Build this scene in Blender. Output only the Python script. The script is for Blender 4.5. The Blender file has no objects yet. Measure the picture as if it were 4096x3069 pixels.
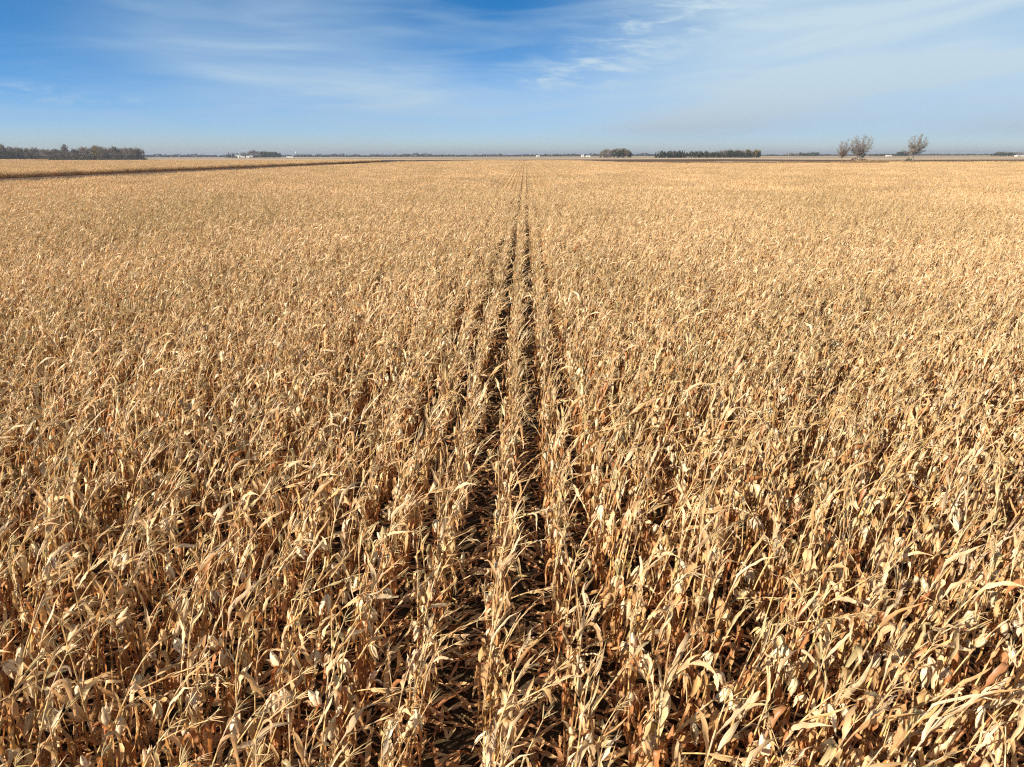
import bpy, math, random
import numpy as np
from mathutils import Vector, Matrix

R = math.radians
sc = bpy.context.scene
COL = sc.collection

# ------------------------------------------------------------------ camera
CAM_H = 6.6
YAW, PITCH, ROLL = 1.05, 17.79, -0.14
cam_d = bpy.data.cameras.new("camera")
cam_d.sensor_width = 36.0
cam_d.lens = 25.0
cam_d.clip_start = 0.1
cam_d.clip_end = 40000
cam = bpy.data.objects.new("camera", cam_d)
COL.objects.link(cam)
M_CAM = (Matrix.Rotation(R(YAW), 4, 'Z') @ Matrix.Rotation(R(90 - PITCH), 4, 'X') @ Matrix.Rotation(R(ROLL), 4, 'Z'))
cam.matrix_world = Matrix.Translation((0, 0, CAM_H)) @ M_CAM
sc.camera = cam
FPX = 4096 * 25.0 / 36.0

# ------------------------------------------------------------------ sun, sky, exposure
SUN_AZ = math.atan2(-0.80, -0.60)       # clockwise from +Y
SUN_EL = R(26)
sun_d = bpy.data.lights.new("sun", 'SUN')
sun_d.energy = 5.0
sun_d.angle = R(0.53)
sun_d.color = (1.0, 0.90, 0.76)
sun = bpy.data.objects.new("sun", sun_d)
COL.objects.link(sun)
to_sun = Vector((math.sin(SUN_AZ) * math.cos(SUN_EL), math.cos(SUN_AZ) * math.cos(SUN_EL), math.sin(SUN_EL)))
sun.rotation_euler = to_sun.to_track_quat('Z', 'Y').to_euler()

sc.view_settings.view_transform = 'Standard'
sc.view_settings.look = 'None'
sc.view_settings.gamma = 1
sc.view_settings.exposure = 1.05
sc.view_settings.use_curve_mapping = False
sc.cycles.use_denoising = False
sc.cycles.filter_width = 1.2


class NT:
    """small helper for node trees"""
    def __init__(self, tree):
        self.t = tree
        tree.nodes.clear()

    def n(self, kind, **kw):
        nd = self.t.nodes.new(kind)
        for k, v in kw.items():
            if k == 'ins':
                for a, b in v.items():
                    if hasattr(b, 'is_output') or isinstance(b, bpy.types.NodeSocket):
                        self.t.links.new(b, nd.inputs[a])
                    else:
                        nd.inputs[a].default_value = b
            else:
                setattr(nd, k, v)
        return nd

    def math(self, op, a, b=0.0, c=None, clamp=False):
        ins = {0: a, 1: b}
        if c is not None:
            ins[2] = c
        return self.n('ShaderNodeMath', operation=op, use_clamp=clamp, ins=ins).outputs[0]

    def mixc(self, f, a, b, mode='MIX'):
        nd = self.n('ShaderNodeMix', data_type='RGBA', blend_type=mode)
        for sock, v in ((nd.inputs[0], f), (nd.inputs[6], a), (nd.inputs[7], b)):
            if isinstance(v, bpy.types.NodeSocket):
                self.t.links.new(v, sock)
            else:
                sock.default_value = v if not isinstance(v, tuple) or len(v) == 4 else (*v, 1)
        return nd.outputs[2]

    def ramp(self, f, stops):
        nd = self.n('ShaderNodeValToRGB', ins={0: f})
        cr = nd.color_ramp
        while len(cr.elements) < len(stops):
            cr.elements.new(0.5)
        for e, (p, c) in zip(cr.elements, stops):
            e.position = p
            e.color = c if len(c) == 4 else (*c, 1)
        return nd.outputs[0]

    def smooth(self, x, lo, hi):
        return self.n('ShaderNodeMapRange', interpolation_type='SMOOTHSTEP', ins={0: x, 1: lo, 2: hi, 3: 0.0, 4: 1.0}).outputs[0]


w = bpy.data.worlds.new("World")
sc.world = w
w.use_nodes = True
g = NT(w.node_tree)
tc = g.n('ShaderNodeTexCoord').outputs['Generated']
sep = g.n('ShaderNodeSeparateXYZ', ins={0: tc})
vx, vy, vz = sep.outputs
zup = g.math('MULTIPLY_ADD', g.math('MAXIMUM', vz, 0.0), 3.6, 0.015)
comb = g.n('ShaderNodeCombineXYZ', ins={0: vx, 1: vy, 2: zup}).outputs[0]
vn = g.n('ShaderNodeVectorMath', operation='NORMALIZE', ins={0: comb}).outputs[0]
sky = g.n('ShaderNodeTexSky', sky_type='NISHITA', sun_disc=False, ins={0: vn})
sky.sun_elevation = SUN_EL
sky.sun_rotation = SUN_AZ
sky.altitude = 300
sky.air_density = 1.0
sky.dust_density = 0.6
sky.ozone_density = 2.5
sky_s = g.n('ShaderNodeVectorMath', operation='SCALE', ins={0: sky.outputs[0], 3: 0.05}).outputs[0]
sky_s = g.n('ShaderNodeHueSaturation', ins={'Saturation': 1.38, 'Color': sky_s}).outputs[0]
# the band near the horizon is brighter than the deep blue overhead
lowband = g.n('ShaderNodeMapRange', interpolation_type='SMOOTHSTEP', ins={0: vz, 1: 0.19, 2: 0.75, 3: 1.95, 4: 0.32}).outputs[0]
sky_s = g.n('ShaderNodeVectorMath', operation='SCALE', ins={0: sky_s, 3: lowband}).outputs[0]
sky_s = g.n('ShaderNodeVectorMath', operation='MULTIPLY', ins={0: sky_s, 1: (1.08, 1.06, 1.03)}).outputs[0]
az = g.math('ARCTAN2', vx, vy)                       # radians, + to +X
el = g.math('ARCSINE', vz)
azd = g.math('MULTIPLY', az, 180 / math.pi)
eld = g.math('MULTIPLY', el, 180 / math.pi)


def blob(a0, e0, ra, re, slope=0.0):
    da = g.math('SUBTRACT', azd, a0)
    de = g.math('SUBTRACT', g.math('SUBTRACT', eld, e0), g.math('MULTIPLY', da, slope))
    q = g.math('ADD', g.math('POWER', g.math('DIVIDE', da, ra), 2.0), g.math('POWER', g.math('DIVIDE', de, re), 2.0))
    return g.math('EXPONENT', g.math('MULTIPLY', q, -1.0))


def streak(sa, se, slope, detail, rough, off, dist=0.6):
    e2 = g.math('SUBTRACT', eld, g.math('MULTIPLY', azd, slope))
    v = g.n('ShaderNodeCombineXYZ', ins={0: g.math('MULTIPLY', azd, sa), 1: g.math('MULTIPLY', e2, se), 2: off}).outputs[0]
    return g.n('ShaderNodeTexNoise', ins={'Vector': v, 'Scale': 1.0, 'Detail': detail, 'Roughness': rough, 'Distortion': dist}).outputs[0]


n1 = streak(0.06, 0.5, 0.02, 4, 0.5, 3.0)
n2 = streak(0.045, 0.36, 0.13, 3, 0.45, 11.0, 0.3)
n3 = streak(0.30, 1.3, -0.05, 8, 0.62, 7.0, 0.5)
n4 = streak(0.07, 0.6, -0.03, 4, 0.5, 23.0)
veil_r = g.math('MULTIPLY', g.smooth(g.math('ADD', azd, g.math('MULTIPLY', eld, -0.7)), -9.0, 15.0), g.math('MULTIPLY_ADD', n2, 1.1, 0.30))
veil_r = g.math('ADD', veil_r, g.math('MULTIPLY', blob(15, 6.5, 13, 3.5, 0.1), 0.16))
veil_l = g.math('MULTIPLY', g.math('ADD', blob(-18, 6.8, 11, 4.0, -0.12), g.math('MULTIPLY', blob(-10, 4.2, 14, 1.8, 0), 0.8)), g.math('MULTIPLY_ADD', n4, 0.9, 0.05))
wisps = g.math('MULTIPLY', g.math('ADD', g.math('ADD', blob(9.5, 8.7, 6.0, 1.9, 0.25), blob(3.2, 5.7, 5.0, 1.1, 0)), blob(-32, 3.7, 5, 0.5, -0.06)), g.smooth(n3, 0.42, 0.80))
faint = g.math('MULTIPLY', g.smooth(n1, 0.4, 0.8), 0.26)
cl = g.math('ADD', g.math('ADD', g.math('MULTIPLY', veil_r, 1.0), g.math('MULTIPLY', veil_l, 1.0)), g.math('ADD', g.math('MULTIPLY', wisps, 0.7), faint))
cl = g.math('MULTIPLY', cl, g.smooth(vz, 0.0, 0.04), clamp=True)
skyc = g.mixc(cl, sky_s, (0.27, 0.345, 0.40))
skyc = g.mixc(g.math('MULTIPLY', g.math('EXPONENT', g.math('MULTIPLY', g.math('POWER', g.math('DIVIDE', vz, 0.046), 1.3), -1.0)), 0.92), skyc, (0.180, 0.196, 0.232))
g.t.nodes[-1]
bg = g.n('ShaderNodeBackground', ins={'Color': skyc, 'Strength': 1.0})
g.n('ShaderNodeOutputWorld', ins={0: bg.outputs[0]})

# ------------------------------------------------------------------ helpers
WIND = np.array([0.86, 0.50, 0.0])


def tag(o, label=None, cat=None, group=None, kind=None):
    if label: o['label'] = label
    if cat: o['category'] = cat
    if group: o['group'] = group
    if kind: o['kind'] = kind
    return o


class MB:
    """collects geometry for one mesh"""
    def __init__(self):
        self.v, self.f, self.c, self.n = [], [], [], 0

    def add(self, v, f, c):
        v = np.asarray(v, float)
        c = np.asarray(c, float)
        if c.ndim == 1:
            c = np.tile(c, (len(v), 1))
        if c.shape[1] == 3:
            c = np.hstack([c, np.full((len(c), 1), 0.5)])
        self.v.append(v)
        self.c.append(c)
        self.f.append(np.asarray(f, int) + self.n)
        self.n += len(v)

    def merge(self, o, M=None):
        for v, f, c in zip(o.v, o.f, o.c):
            pass
        V = np.vstack(o.v)
        if M is not None:
            V = V @ M[:3, :3].T + M[:3, 3]
        self.v.append(V)
        self.c.append(np.vstack(o.c))
        for f in o.f:
            self.f.append(f + self.n)
        self.n += len(V)

    def mesh(self, name, mat, smooth=True):
        me = bpy.data.meshes.new(name)
        V = np.vstack(self.v).astype(np.float32)
        loops, starts, tot, pos = [], [], [], 0
        for f in self.f:
            if len(f) == 0: continue
            k = f.shape[1]
            loops.append(f.ravel())
            starts.append(pos + np.arange(len(f)) * k)
            tot.append(np.full(len(f), k))
            pos += f.size
        loops = np.concatenate(loops).astype(np.int32)
        me.vertices.add(len(V)); me.vertices.foreach_set('co', V.ravel())
        me.loops.add(len(loops)); me.loops.foreach_set('vertex_index', loops)
        st = np.concatenate(starts).astype(np.int32)
        me.polygons.add(len(st)); me.polygons.foreach_set('loop_start', st)
        a = me.color_attributes.new('Col', 'FLOAT_COLOR', 'POINT')
        a.data.foreach_set('color', np.vstack(self.c).astype(np.float32).ravel())
        me.materials.append(mat)
        me.update(calc_edges=True)
        me.polygons.foreach_set('use_smooth', np.full(len(st), smooth))
        return me

    def build(self, name, mat, parent=None, smooth=True):
        o = bpy.data.objects.new(name, self.mesh(name, mat, smooth))
        COL.objects.link(o)
        if parent is not None:
            o.parent = parent
        return o


def empty(name, loc, rz=0.0):
    o = bpy.data.objects.new(name, None)
    o.empty_display_size = 0.2
    o.location = loc
    o.rotation_euler = (0, 0, rz)
    COL.objects.link(o)
    return o


def nrm(v):
    return v / (np.linalg.norm(v) + 1e-12)


def tube(mb, P, rad, sides, col, caps=True):
    P = np.asarray(P, float)
    n = len(P)
    T = np.gradient(P, axis=0)
    T /= np.linalg.norm(T, axis=1)[:, None] + 1e-12
    ref = np.array([0.31, 0.95, 0.02]) if abs(T[0][2]) > 0.8 else np.array([0.05, 0.1, 0.99])
    U = np.cross(T, ref); U /= np.linalg.norm(U, axis=1)[:, None] + 1e-12
    W = np.cross(T, U)
    a = np.arange(sides) * 2 * math.pi / sides
    rad = np.broadcast_to(np.asarray(rad, float), (n,))
    V = P[:, None, :] + rad[:, None, None] * (np.cos(a)[None, :, None] * U[:, None, :] + np.sin(a)[None, :, None] * W[:, None, :])
    V = V.reshape(-1, 3)
    i = np.arange(n - 1)[:, None] * sides
    j = np.arange(sides)[None, :]
    k = (j + 1) % sides
    F = np.stack([i + j, i + k, i + sides + k, i + sides + j], -1).reshape(-1, 4)
    col = np.asarray(col, float)
    if col.ndim == 2:
        col = np.repeat(col, sides, axis=0)
    mb.add(V, F, col)


def box(mb, lo, hi, col, M=None):
    x0, y0, z0 = lo; x1, y1, z1 = hi
    V = np.array([(x0, y0, z0), (x1, y0, z0), (x1, y1, z0), (x0, y1, z0), (x0, y0, z1), (x1, y0, z1), (x1, y1, z1), (x0, y1, z1)], float)
    F = [(0, 3, 2, 1), (4, 5, 6, 7), (0, 1, 5, 4), (1, 2, 6, 5), (2, 3, 7, 6), (3, 0, 4, 7)]
    mb.add(V, F, col)


# ------------------------------------------------------------------ materials
def mat(name):
    m = bpy.data.materials.new(name)
    m.use_nodes = True
    return m, NT(m.node_tree)


def veg_material(name, rough=0.55, transl=0.3, spec=0.35, stripes=True, vary=0.25, tint=(1.18, 0.95, 0.66)):
    m, g = mat(name)
    at = g.n('ShaderNodeAttribute', attribute_name='Col')
    oi = g.n('ShaderNodeObjectInfo')
    geo = g.n('ShaderNodeTexCoord').outputs['Object']
    n = g.n('ShaderNodeTexNoise', ins={'Vector': geo, 'Scale': 9.0, 'Detail': 4.0, 'Roughness': 0.65}).outputs[0]
    c = g.mixc(g.smooth(n, 0.35, 0.75), at.outputs['Color'], g.mixc(1.0, at.outputs['Color'], (0.84, 0.74, 0.62), 'MULTIPLY'))
    if stripes:
        sp = g.n('ShaderNodeSeparateXYZ', ins={0: geo})
        v = g.n('ShaderNodeCombineXYZ', ins={0: g.math('MULTIPLY', at.outputs['Alpha'], 14.0), 1: g.math('MULTIPLY', sp.outputs[2], 2.5), 2: g.math('MULTIPLY', sp.outputs[0], 1.5)}).outputs[0]
        s = g.n('ShaderNodeTexNoise', ins={'Vector': v, 'Scale': 1.0, 'Detail': 2.0}).outputs[0]
        c = g.mixc(1.0, c, g.ramp(s, [(0.3, (0.82, 0.78, 0.74)), (0.62, (1.12, 1.12, 1.1))]), 'MULTIPLY')
    wp = g.n('ShaderNodeNewGeometry').outputs['Position']
    big = g.n('ShaderNodeTexNoise', ins={'Vector': wp, 'Scale': 0.045, 'Detail': 4.0, 'Roughness': 0.6}).outputs[0]
    if name.startswith('dry'):
        c = g.mixc(g.smooth(big, 0.38, 0.66), c, g.mixc(1.0, c, (0.80, 0.80, 0.74), 'MULTIPLY'))
    br = g.math('MULTIPLY_ADD', oi.outputs['Random'], vary, 1.0 - vary / 2)
    c = g.n('ShaderNodeVectorMath', operation='SCALE', ins={0: c, 3: br}).outputs[0]
    p = g.n('ShaderNodeBsdfPrincipled', ins={'Base Color': c, 'Roughness': rough, 'Specular IOR Level': spec})
    out = p.outputs[0]
    if transl:
        tcol = g.mixc(1.0, c, tint, 'MULTIPLY')
        t = g.n('ShaderNodeBsdfTranslucent', ins={'Color': tcol})
        out = g.n('ShaderNodeMixShader', ins={0: transl, 1: out, 2: t.outputs[0]}).outputs[0]
    g.n('ShaderNodeOutputMaterial', ins={0: out})
    return m


M_LEAF = veg_material('dry_leaf', 0.45, 0.33, 0.5, vary=0.4)
M_STALK = veg_material('dry_stalk', 0.45, 0.0, 0.45, False, 0.3)
M_HUSK = veg_material('dry_husk', 0.5, 0.12, 0.4, True, 0.15)
M_TASSEL = veg_material('dry_tassel', 0.7, 0.0, 0.2, False, 0.3)
M_KERNEL = veg_material('yellow_kernels', 0.35, 0.0, 0.5, False, 0.1)
M_BARK = veg_material('grey_bark', 0.9, 0.0, 0.1, False, 0.3)
M_FOL = veg_material('tree_foliage', 0.8, 0.1, 0.1, False, 0.35, (1, 1, 0.6))
M_PAINT = veg_material('painted_metal', 0.6, 0.0, 0.3, False, 0.05)


def ground_material():
    m, g = mat('soil')
    tcn = g.n('ShaderNodeTexCoord').outputs['Object']
    a = g.n('ShaderNodeTexNoise', ins={'Vector': tcn, 'Scale': 6.0, 'Detail': 8.0, 'Roughness': 0.7}).outputs[0]
    b = g.n('ShaderNodeTexNoise', ins={'Vector': tcn, 'Scale': 0.01, 'Detail': 5.0}).outputs[0]
    c = g.ramp(a, [(0.3, (0.018, 0.011, 0.007)), (0.55, (0.045, 0.028, 0.016)), (0.75, (0.11, 0.065, 0.03))])
    c = g.mixc(g.smooth(b, 0.4, 0.65), c, (0.09, 0.062, 0.04))
    bp = g.n('ShaderNodeBump', ins={'Height': a, 'Strength': 0.8, 'Distance': 0.05})
    p = g.n('ShaderNodeBsdfPrincipled', ins={'Base Color': c, 'Roughness': 0.95, 'Specular IOR Level': 0.1, 'Normal': bp.outputs[0]})
    g.n('ShaderNodeOutputMaterial', ins={0: p.outputs[0]})
    return m


def strip_material(name, c1, c2, sx=0.02, sy=0.1):
    m, g = mat(name)
    tcn = g.n('ShaderNodeTexCoord').outputs['Object']
    mp = g.n('ShaderNodeMapping', ins={'Vector': tcn, 'Scale': (sx, sy, 1)}).outputs[0]
    a = g.n('ShaderNodeTexNoise', ins={'Vector': mp, 'Scale': 1.0, 'Detail': 8.0, 'Roughness': 0.65}).outputs[0]
    c = g.ramp(a, [(0.35, c1), (0.65, c2)])
    p = g.n('ShaderNodeBsdfPrincipled', ins={'Base Color': c, 'Roughness': 0.95, 'Specular IOR Level': 0.1})
    g.n('ShaderNodeOutputMaterial', ins={0: p.outputs[0]})
    return m


# ------------------------------------------------------------------ setting
def sheet(name, pts, z, m, step=None):
    mb = MB()
    V = [(x, y, z) for x, y in pts]
    mb.add(V, [tuple(range(len(V)))], (0.1, 0.1, 0.1))
    o = mb.build(name, m, smooth=False)
    tag(o, kind='structure')
    return o


sheet('ground', [(-9000, -200), (9000, -200), (9000, 9000), (-9000, 9000)], 0.0, ground_material())
M_STRAWF = strip_material('stubble', (0.38, 0.28, 0.18), (0.50, 0.38, 0.25))
M_STRAWF2 = strip_material('stubble_pale', (0.44, 0.34, 0.23), (0.55, 0.43, 0.30), 0.01, 0.2)
M_PLOW = strip_material('ploughed', (0.055, 0.033, 0.021), (0.12, 0.075, 0.046))
M_PLOW2 = strip_material('ploughed_light', (0.10, 0.072, 0.05), (0.17, 0.12, 0.085))
# harvested and ploughed strips beyond the corn, seen almost edge-on
sheet('stubble_field', [(-3000, 1150), (3000, 1250), (3000, 1640), (-3000, 1640)], 0.03, M_STRAWF)
sheet('ploughed_field', [(-1400, 640), (1500, 560), (1500, 1240), (-1400, 1160)], 0.02, M_PLOW)
sheet('stubble_field', [(420, 990), (1600, 930), (1600, 1150), (300, 1150)], 0.05, M_STRAWF2)
sheet('stubble_field', [(-4200, 1850), (4200, 1850), (4200, 2300), (-4200, 2300)], 0.03, M_STRAWF)
sheet('ploughed_field', [(-4200, 1645), (4200, 1645), (4200, 1845), (-4200, 1845)], 0.03, M_PLOW2)
sheet('ploughed_field', [(-5000, 2305), (5000, 2305), (5000, 2650), (-5000, 2650)], 0.03, M_PLOW2)
sheet('stubble_field', [(-6000, 2655), (6000, 2655), (6000, 3900), (-6000, 3900)], 0.03, M_STRAWF2)
sheet('stubble_field', [(700, 1250), (3000, 1250), (3000, 1500), (500, 1500)], 0.06, M_STRAWF2)
sheet('stubble_strip', [(150, 690), (215, 660), (300, 800), (215, 830)], 0.05, M_STRAWF)

# ------------------------------------------------------------------ corn plant generator
STRAW = [(0.65, 0.465, 0.25), (0.69, 0.525, 0.32), (0.56, 0.36, 0.17), (0.74, 0.60, 0.41), (0.58, 0.40, 0.21)]
SAGE = [(0.52, 0.45, 0.25), (0.56, 0.49, 0.30), (0.42, 0.36, 0.17)]
RUST = [(0.52, 0.275, 0.125), (0.46, 0.23, 0.10), (0.58, 0.34, 0.165), (0.41, 0.195, 0.085)]
CREAM = [(0.76, 0.62, 0.41), (0.74, 0.57, 0.35), (0.79, 0.66, 0.47)]


def jit(rng, c, a=0.1):
    return np.clip(np.array(c) * (1 + rng.uniform(-a, a)) * (1 + rng.uniform(-a, a, 3) * 0.35), 0.01, 0.9)


def leaf(mb, rng, p0, d0, out, L, W, col, n=10, droop=0.2, fold=None, wind=0.05, twist=1.0, curl=0.5, ragged=0.5, tipw=0.05, col2=None):
    p = np.array(p0, float)
    d = nrm(np.array(d0, float))
    side = nrm(np.cross(out, np.array([0, 0, 1.0])) + rng.normal(0, 0.15, 3))
    step = L / n
    V, C = [], []
    tw = 0.0
    twr = rng.uniform(-1, 1) * twist * 1.5
    kink = rng.normal(0, 0.15, (n + 1, 3))
    col2 = col if col2 is None else col2
    for i in range(n + 1):
        t = i / n
        d = nrm(d)
        side = nrm(side - d * side.dot(d))
        up = np.cross(side, d)
        a = twr * t * 2.2 + 0.25 * math.sin(5 * t + twr * 3)
        s = side * math.cos(a) + up * math.sin(a)
        u = -side * math.sin(a) + up * math.cos(a)
        wd = (0.30 + 0.70 * min(1, t / 0.22)) * (1.0 if t < 0.45 else (1 - (t - 0.45) / 0.55) ** 0.7)
        wd = max(wd, tipw) * W * 0.5
        ro = 1 + rng.uniform(-ragged, ragged) * 0.5
        rl = 1 + rng.uniform(-ragged, ragged) * 0.35
        v = curl * (0.35 + 0.65 * rng.random())
        lift = u * wd * v
        V += [p - s * wd * rl * math.cos(v * .8) + lift + u * wd * rng.uniform(-.25, .25), p, p + s * wd * ro * math.cos(v * .8) + lift + u * wd * rng.uniform(-.25, .25)]
        cc = np.array(col) * (1 - t) + np.array(col2) * t
        cc = cc * (1 + rng.uniform(-.08, .08))
        C += [(*cc, 0.0), (*(cc * 1.08), 0.5), (*cc, 1.0)]
        p = p + d * step
        d = d + np.array([0, 0, -1.0]) * droop + WIND * wind + kink[i]
        if fold is not None and abs(t - fold) < 0.5 / n:
            d = nrm(d) * 0.35 + np.array([0, 0, -1.0]) + rng.normal(0, .15, 3)
    k = np.arange(n)[:, None] * 3
    F = np.concatenate([k + np.array([[0, 1, 4, 3]]), k + np.array([[1, 2, 5, 4]])])
    mb.add(V, F, C)


def ear_body(mb, rng, p0, d, L, r, col, sides=9, rings=7):
    d = nrm(d)
    P = [p0 + d * L * t for t in np.linspace(0, 1, rings + 1)]
    prof = [0.35, 0.82, 1.0, 0.98, 0.88, 0.68, 0.4, 0.08]
    prof = np.interp(np.linspace(0, 1, rings + 1), np.linspace(0, 1, 8), prof)
    C = [np.array(col) * (0.86 + 0.16 * (i % 2)) * (1.0 if i > 1 else 0.85) for i in range(rings + 1)]
    n0 = mb.n
    tube(mb, P, prof * r, sides, np.array(C))
    V = mb.v[-1]
    V += rng.normal(0, r * 0.07, V.shape)
    mb.c[-1][:, 3] = np.tile(np.linspace(0, 1, sides), rings + 1)


def corn_plant(seed, lod=0):
    """returns list of (part name, MB, material, sub-parts)"""
    rng = np.random.default_rng(seed)
    full = lod == 0
    H = rng.uniform(1.9, 2.25)
    nn = 13
    az0 = rng.uniform(0, math.pi)
    d = nrm(np.array([rng.normal(0.03, 0.05), rng.normal(0.01, 0.05), 1.0]))
    p = np.zeros(3)
    brk = rng.random()
    kbreak = int(rng.integers(8, 12)) if brk < 0.34 else (int(rng.integers(5, 8)) if brk < 0.38 else None)
    nodes, dirs = [p.copy()], [d.copy()]
    inter = np.array([.07, .1, .14, .17, .19, .19, .18, .18, .17, .16, .15, .14, .14]); inter *= H / inter.sum()
    bend = abs(rng.normal(0.028, 0.028))
    ba = rng.normal(0, 0.5)
    wd = np.array([math.cos(ba) * WIND[0] - math.sin(ba) * WIND[1], math.sin(ba) * WIND[0] + math.cos(ba) * WIND[1], 0])
    for k in range(nn):
        if kbreak == k:
            th = rng.uniform(0.5, 1.5)
            d = nrm(d * math.cos(th) + wd * math.sin(th))
        p = p + d * inter[k]
        d = nrm(d + wd * bend * (k / 5.0) + rng.normal(0, 0.018, 3))
        nodes.append(p.copy()); dirs.append(d.copy())
    parts = []
    st = MB()
    redness = rng.random()
    P, rr, cc = [], [], []
    low = np.array((0.30, 0.15, 0.06)) * (1 - redness * .6) + np.array((0.24, 0.035, 0.022)) * redness * .6
    mid = np.array((0.58, 0.39, 0.15))
    top = np.array(STRAW[int(rng.integers(0, 5))])
    for k in range(nn + 1):
        t = k / nn
        r = 0.0140 * (1 - t) + 0.004 * t
        c = low * (1 - t * 2) + mid * t * 2 if t < 0.5 else mid * (2 - 2 * t) + top * (2 * t - 1)
        c = c * rng.uniform(0.8, 1.15)
        P.append(nodes[k]); rr.append(r * 1.18); cc.append(c * 0.7)
        if k < nn and full:
            P.append(nodes[k] * 0.88 + nodes[k + 1] * 0.12); rr.append(r * 1.25 if rng.random() < .7 else r * .85); cc.append(c * 1.05)
            P.append(nodes[k] * 0.15 + nodes[k + 1] * 0.85); rr.append(r * 0.86); cc.append(c * 1.0)
    tube(st, P, rr, 6 if full else 3, np.array(cc))
    parts.append(('stalk', st, M_STALK, []))
    # leaves
    for k in range(2, nn):
        if rng.random() < (0.2 if k > 3 else 0.3): continue
        a = az0 + (k % 2) * math.pi + rng.normal(0, 0.45)
        out = np.array([math.cos(a), math.sin(a), 0.0])
        sd = dirs[k]
        t = k / nn
        q = rng.random()
        if k <= 6:
            col = RUST[int(rng.integers(0, 4))] if rng.random() < 0.75 else STRAW[2]
            L, W = rng.uniform(0.40, 0.72), rng.uniform(0.055, 0.085)
            kw = dict(droop=0.5, fold=rng.uniform(0.05, 0.12), twist=1.3, curl=0.8, wind=0.0)
            th = rng.uniform(0.2, 0.6)
        elif k <= 9:
            col = STRAW[int(rng.integers(0, 5))] if q < 0.70 else (SAGE[int(rng.integers(0, 3))] if q < 0.78 else RUST[int(rng.integers(0, 4))])  # rust share also puts the warm bounced light of the shade into the colour
            L, W = rng.uniform(0.35, 0.75), rng.uniform(0.045, 0.082)
            if rng.random() < 0.80:
                kw = dict(droop=0.45, fold=rng.uniform(0.05, 0.2), twist=1.0, curl=0.7, wind=0.0)
            else:
                kw = dict(droop=rng.uniform(0.02, 0.14), fold=None, twist=0.9, curl=0.6, wind=0.06)
            th = rng.uniform(0.15, 0.5)
        else:
            col = STRAW[int(rng.integers(0, 5))] if q < 0.84 else (SAGE[int(rng.integers(0, 2))] if q < 0.90 else CREAM[1])
            L, W = rng.uniform(0.22, 0.60), rng.uniform(0.020, 0.055)
            z = rng.random()
            if z < 0.4:
                kw = dict(droop=0.35, fold=rng.uniform(0.08, 0.5), twist=0.9, curl=0.7, wind=0.02)
            else:
                kw = dict(droop=rng.uniform(-0.03, 0.03), fold=None, twist=0.8, curl=0.65, wind=0.06)
            th = rng.uniform(0.05, 0.35)
        if rng.random() < 0.3: L *= rng.uniform(0.4, 0.7); kw['tipw'] = rng.uniform(0.3, 0.7)
        d0 = sd * math.cos(th) + (out - sd * out.dot(sd)) * math.sin(th)
        mb = MB()
        col = jit(rng, col)
        c2 = col * np.array([0.92, 0.86, 0.8]) if rng.random() < .5 else col * 1.06
        if full:
            # sheath clasping the stalk, then the blade
            s0 = nodes[k - 1] * 0.5 + nodes[k] * 0.5
            r0 = 0.0125 * (1 - t) + 0.0035 * t
            tube(mb, [s0, nodes[k] * .7 + s0 * .3, nodes[k], nodes[k] + sd * .02], [r0 * 1.25, r0 * 1.45, r0 * 1.6, r0 * 1.9], 6, col * 0.93)
            leaf(mb, rng, nodes[k] + out * r0, d0, out, L, W, col, n=10, col2=c2, ragged=rng.uniform(.2, 1.0), **kw)
        else:
            kw['droop'] *= 2.2; kw['wind'] *= 2
            leaf(mb, rng, nodes[k], d0, out, L, W * 1.15, col, n=4, col2=c2, **kw)
        parts.append(('leaf', mb, M_LEAF, []))
    # ears
    for e in range(1 if rng.random() < 0.72 else 2):
        if rng.random() < 0.08: continue
        k = 7 + e
        a = az0 + (k % 2) * math.pi + rng.normal(0, 0.5)
        out = np.array([math.cos(a), math.sin(a), 0.0])
        sd = dirs[k]
        hang = rng.random() < 0.72
        col = jit(rng, CREAM[int(rng.integers(0, 3))] if rng.random() < .45 else STRAW[int(rng.integers(0, 4))], .1)
        pe = nodes[k] + out * 0.012
        d1 = nrm(sd * 0.7 + out * 1.0)
        pk = pe + d1 * 0.06
        de = nrm(np.array([0, 0, -1.0]) * rng.uniform(0.7, 1.2) + out * rng.uniform(0.15, 0.6)) if hang else nrm(sd + out * rng.uniform(.3, .7))
        mb = MB()
        L = rng.uniform(0.18, 0.23); r = rng.uniform(0.033, 0.043)
        if full:
            tube(mb, [pe, pk, pk + de * .02], [0.008, 0.009, 0.012], 6, col * .8)
            ear_body(mb, rng, pk, de, L, r, col, 10, 8)
            for j in range(int(rng.integers(2, 5))):
                aa = rng.uniform(0, 2 * math.pi)
                u = nrm(np.cross(de, np.array([.3, .5, .8]))); v2 = np.cross(de, u)
                o2 = u * math.cos(aa) + v2 * math.sin(aa)
                leaf(mb, rng, pk + o2 * r * 0.8, nrm(de + o2 * rng.uniform(0.1, .45)), o2, L * rng.uniform(.7, 1.15), 0.05, col * rng.uniform(.85, 1.05), n=6, droop=.06, twist=.5, curl=.7, wind=.02)
        else:
            ear_body(mb, rng, pk, de, L, r * 1.1, col, 4, 4)
        subs = []
        if full and rng.random() < 0.05:
            kb = MB()
            pc = pk + de * L * 0.62
            P = [pc + de * 0.085 * x for x in np.linspace(0, 1, 9)]
            rad = r * np.array([0.80, .92, .74, .86, .66, .74, .52, .42, .1])
            tube(kb, P, rad, 12, np.array([(0.50, 0.26, 0.07), (0.34, 0.15, 0.04)] * 5)[:9])
            subs.append(('cob', kb, M_KERNEL, []))
        parts.append(('ear', mb, M_HUSK, subs))
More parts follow.
